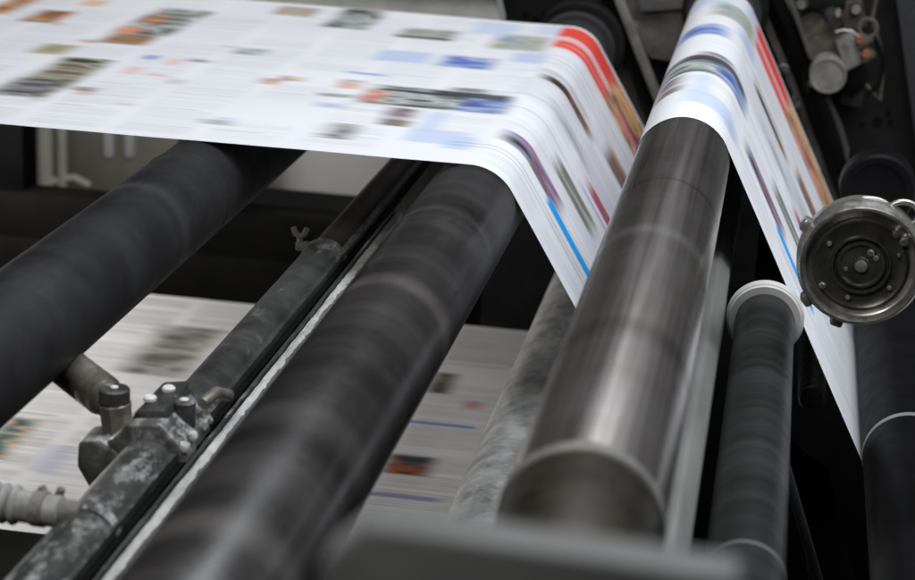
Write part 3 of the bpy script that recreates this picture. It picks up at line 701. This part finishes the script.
# ------------------------------------------------------------------ valve on the frame, top right
vy = YF - .10
vt = thing('valve_unit', 'rusty oily valve with a round grey face and square pale block at top right', 'valve', P(828, 110, vy))
q = P(828, 76, vy - .10); k = rad(18.5, q)
MB().lathe((q.x, vy - .10, q.z), (0, 1, 0), [(.004, k * .80), (.004, k * .84), (0, k * .88), (0, k * .96), (.004, k), (.20, k)], 56).build('round_face', M['grime'], vt)
q2 = P(822, 55, vy - .04)
MB().lathe((q2.x + .004, vy - .02, q2.z - .006), (0, 1, 0), [(0, k * 1.05), (.004, k * 1.12), (.12, k * 1.12)], 48).build('barrel', M['rust'], vt)
poly([(835, 42), (853, 34), (865, 62), (846, 72)], vy - .05, .10, 'square_block', M['grime'], vt)
poly([(800, 40), (822, 20), (838, 24), (842, 42), (818, 50), (806, 56)], vy - .01, .09, 'valve_casting', M['rust'], vt)
poly([(788, 22), (812, 10), (828, 16), (834, 34), (812, 40), (796, 40)], vy + .02, .07, 'rear_casting', M['rust'], vt)
poly([(824, 12), (834, 8), (842, 26), (832, 33)], vy - .04, .05, 'terminal_block', M['frame2'], vt)
poly([(835, 6), (862, 2), (868, 26), (846, 34)], vy + .01, .07, 'side_casting', M['rust'], vt)
for (x, y, c_) in ((860, 40, 'orange'), (866, 54, 'orange')):
    q = P(x, y, vy - .06); MB().cyl((q.x, vy - .065, q.z), (q.x, vy - .0, q.z), rad(4.5, q), n=16).build('connector', M[c_], vt)
for (x0, y0, x1, y1, r_) in ((857, 47, 872, 38, 4.5), (862, 60, 874, 52, 5)):
    MB().cyl(P(x0, y0, vy - .05), P(x1, y1, vy - .05), rad(r_, q), n=20).build('fitting', M['rust'], vt)
MB().tube([P(868 + 9 * math.cos(a_), 28 + 9 * math.sin(a_), vy - .03) for a_ in np.linspace(0, 2 * math.pi, 24, endpoint=False)], rad(2, q), 8, closed=True).build('cable_loop', M['belt'], vt)
MB().tube([P(836, 32, vy - .07), P(843, 30, vy - .08), P(852, 31, vy - .08), P(858, 36, vy - .06)], rad(1.2, q), 8).build('white_wire', M['pale'], vt)
MB().tube([P(876, 40, vy - .01), P(884, 60, vy), P(880, 85, vy), P(864, 96, vy)], rad(2.6, q), 10).build('cable', M['black'], vt)
for (x, y) in ((801, 4), (856, 9)):
    q = P(x, y, vy - .01); k = rad(5, q)
    MB().cyl((q.x, vy - .012, q.z), (q.x, vy, q.z), k * 1.5, n=24).build('washer', M['frame2'], vt); MB().hexa((q.x, vy - .024, q.z), (q.x, vy - .012, q.z), k).build('bolt', M['grime'], vt)
poly([(792, -12), (846, -12), (846, 8), (800, 11), (793, 4)], vy, .05, 'top_bracket', M['frame'], vt)
poly([(834, 70), (862, 64), (868, 84), (852, 98), (836, 92)], vy + .01, .08, 'lower_block', M['black'], vt)
poly([(768, -20), (786, -20), (812, 34), (800, 44), (788, 30)], vy + .03, .06, 'side_bracket', M['grime'], vt)
poly([(796, 46), (812, 50), (818, 96), (806, 92)], vy + .04, .05, 'lower_bracket', M['rust'], vt)
poly([(842, 84), (866, 90), (862, 108), (840, 104)], vy + .03, .05, 'lower_bracket', M['frame2'], vt)
for (x, y) in ((811, 84), (838, 14), (847, 44)):
    q = P(x, y, vy - .05); MB().hexa((q.x, vy - .06, q.z), (q.x, vy + .03, q.z), rad(3, q)).build('bolt', M['grime'], vt)
MB().tube([P(866, 84, vy), P(880, 100, vy), P(884, 60, vy), P(872, 18, vy), P(880, -20, vy)], rad(2, q), 8).build('cable', M['rust'], vt)
bk = MB().tube([P(826, 96, vy + .05), P(838, 124, vy + .06), P(846, 150, vy + .06), P(842, 184, vy + .06)], rad(4, q), 12).build('drain_pipe', M['belt']); tag(bk, 'thin brown pipe curving down from the valve into the dark', 'pipe')
for (x, y, r_, lab) in ((783, 68, 6, 'small oily stud beside the second red stripes, upper one'), (792, 103, 8, 'larger oily stud beside the orange print of the second fall')):
    q = P(x, y, YF - .12); k = rad(r_, q)
    o = MB().lathe((q.x, YF - .14, q.z), (0, 1, 0), [(0, k * .6), (.003, k), (.13, k)], 32).build('frame_stud', M['drum_dark']); tag(o, lab, 'stud')
q = P(812, 399, YE + .25); k = rad(14, q)
o = MB().lathe((q.x, YE + .25, q.z), (0, 1, 0), [(.003, k * .75), (0, k * .85), (.003, k), (.9, k)], 48).build('peg', M['drum_dark']); tag(o, 'round dark grey peg face in the shadow below the white flange', 'peg')
q = P(878, 192, YE + .6); k = rad(38, q)
o = MB().lathe((q.x, YE + .6, q.z), (0, 1, 0), [(.004, k * .7), (0, k * .76), (0, k * .92), (.006, k), (.06, k), (.064, k * .9)], 72).build('pulley', M['blackr']); tag(o, 'black pulley wheel in the dark just above the big round drum cover', 'pulley')

# ------------------------------------------------------------------ drum cover at the right
hy = YE - .42
H0 = P(861, 267, hy); HR = rad(64, H0)
ht = thing('drum_cover', 'big round worn metal cover with concentric rings at the right edge', 'cover', (H0.x, hy, H0.z))
k = HR
MB().lathe(H0, (0, 1, 0), [(.016, k * .82), (.014, k * .85), (.004, k * .875), (0, k * .90), (0, k * .945), (.004, k * .965), (.012, k * .97), (.016, k), (.05, k), (.054, k * .97), (.09, k * .9)], 120).build('outer_rim', M['drum'], ht)
MB().lathe(H0, (0, 1, 0), [(.012, k * .40), (.010, k * .42), (.006, k * .435), (.006, k * .46), (.012, k * .475), (.013, k * .60), (.010, k * .68), (.009, k * .70), (.0145, k * .71), (.017, k * .80), (.018, k * .83)], 120).build('face_plate', M['drum_dark'], ht)
MB().lathe(H0, (0, 1, 0), [(.004, k * .05), (.005, k * .12), (.008, k * .14), (.009, k * .30), (.006, k * .33), (.006, k * .36), (.011, k * .39)], 96).build('hub', M['drum_dark'], ht)
MB().lathe(H0 + Vector((0, .001, 0)), (0, 1, 0), [(0, .006), (.001, .008), (.01, .009)], 24).build('centre_pin', M['grime'], ht)
for i, (a_, rr_2, s_) in enumerate([(58, .25, .006), (200, .24, .0035), (150, .60, .0035), (20, .60, .003), (30, .26, .005), (-35, .58, .0035), (255, .57, .0035), (35, .76, .007), (48, .72, .0055), (215, .68, .0055)]):
    a2 = math.radians(a_); p_ = H0 + Vector((math.cos(a2) * k * rr_2, .0, math.sin(a2) * k * rr_2))
    MB().lathe(p_ + Vector((0, .006, 0)), (0, 1, 0), [(0, s_ * .6), (.002, s_ * .9), (.012, s_ * .95)], 16).build('rivet', M['grime' if i in (2, 5, 6, 1) else 'drum'], ht)
MB().box((H0.x, hy + .09, H0.z - .04), (H0.x + .62, hy + .15, H0.z + .04), .008).box((H0.x + .56, hy + .15, H0.z - .04), (H0.x + .62, YW, H0.z + .04), .006).build('carrier_arm', M['black'], ht)
# lugs on the rim, loops behind
for a_ in (150, 222, 255):
    a2 = math.radians(a_); p_ = H0 + Vector((math.cos(a2) * k * .99, .03, math.sin(a2) * k * .99))
    MB().box(p_ - Vector((.011, .014, .009)), p_ + Vector((.011, .014, .009)), .004, Matrix.Rotation(-a2, 3, 'Y')).build('lug', M['drum'], ht)
for (cx, cy, rx_, ry_) in ((868, 208, 20, 9), (903, 214, 16, 12)):
    MB().tube([P(cx + rx_ * math.cos(a_), cy + ry_ * math.sin(a_), hy + .045) for a_ in np.linspace(0, 2 * math.pi, 32, endpoint=False)], rad(3.2, H0), 12, closed=True).build('handle_loop', M['drum'], ht)

# slanting bars low at the right
o = poly([(784, 436), (829, 470), (858, 600), (850, 700), (780, 700), (812, 600), (792, 470)], YE + .1, .012, 'slanting_bar', M['frame']); 
tag(o, 'dark grey slanting bar low right between the flanged roller and the black roller', 'bar')
o = strap([(786, 470), (812, 560), (840, 660)], 9, YE - .1, .02, 'slanting_bar', M['frame2'], 'narrow paler slanting bar beside the foot of the flanged roller', 'bar')
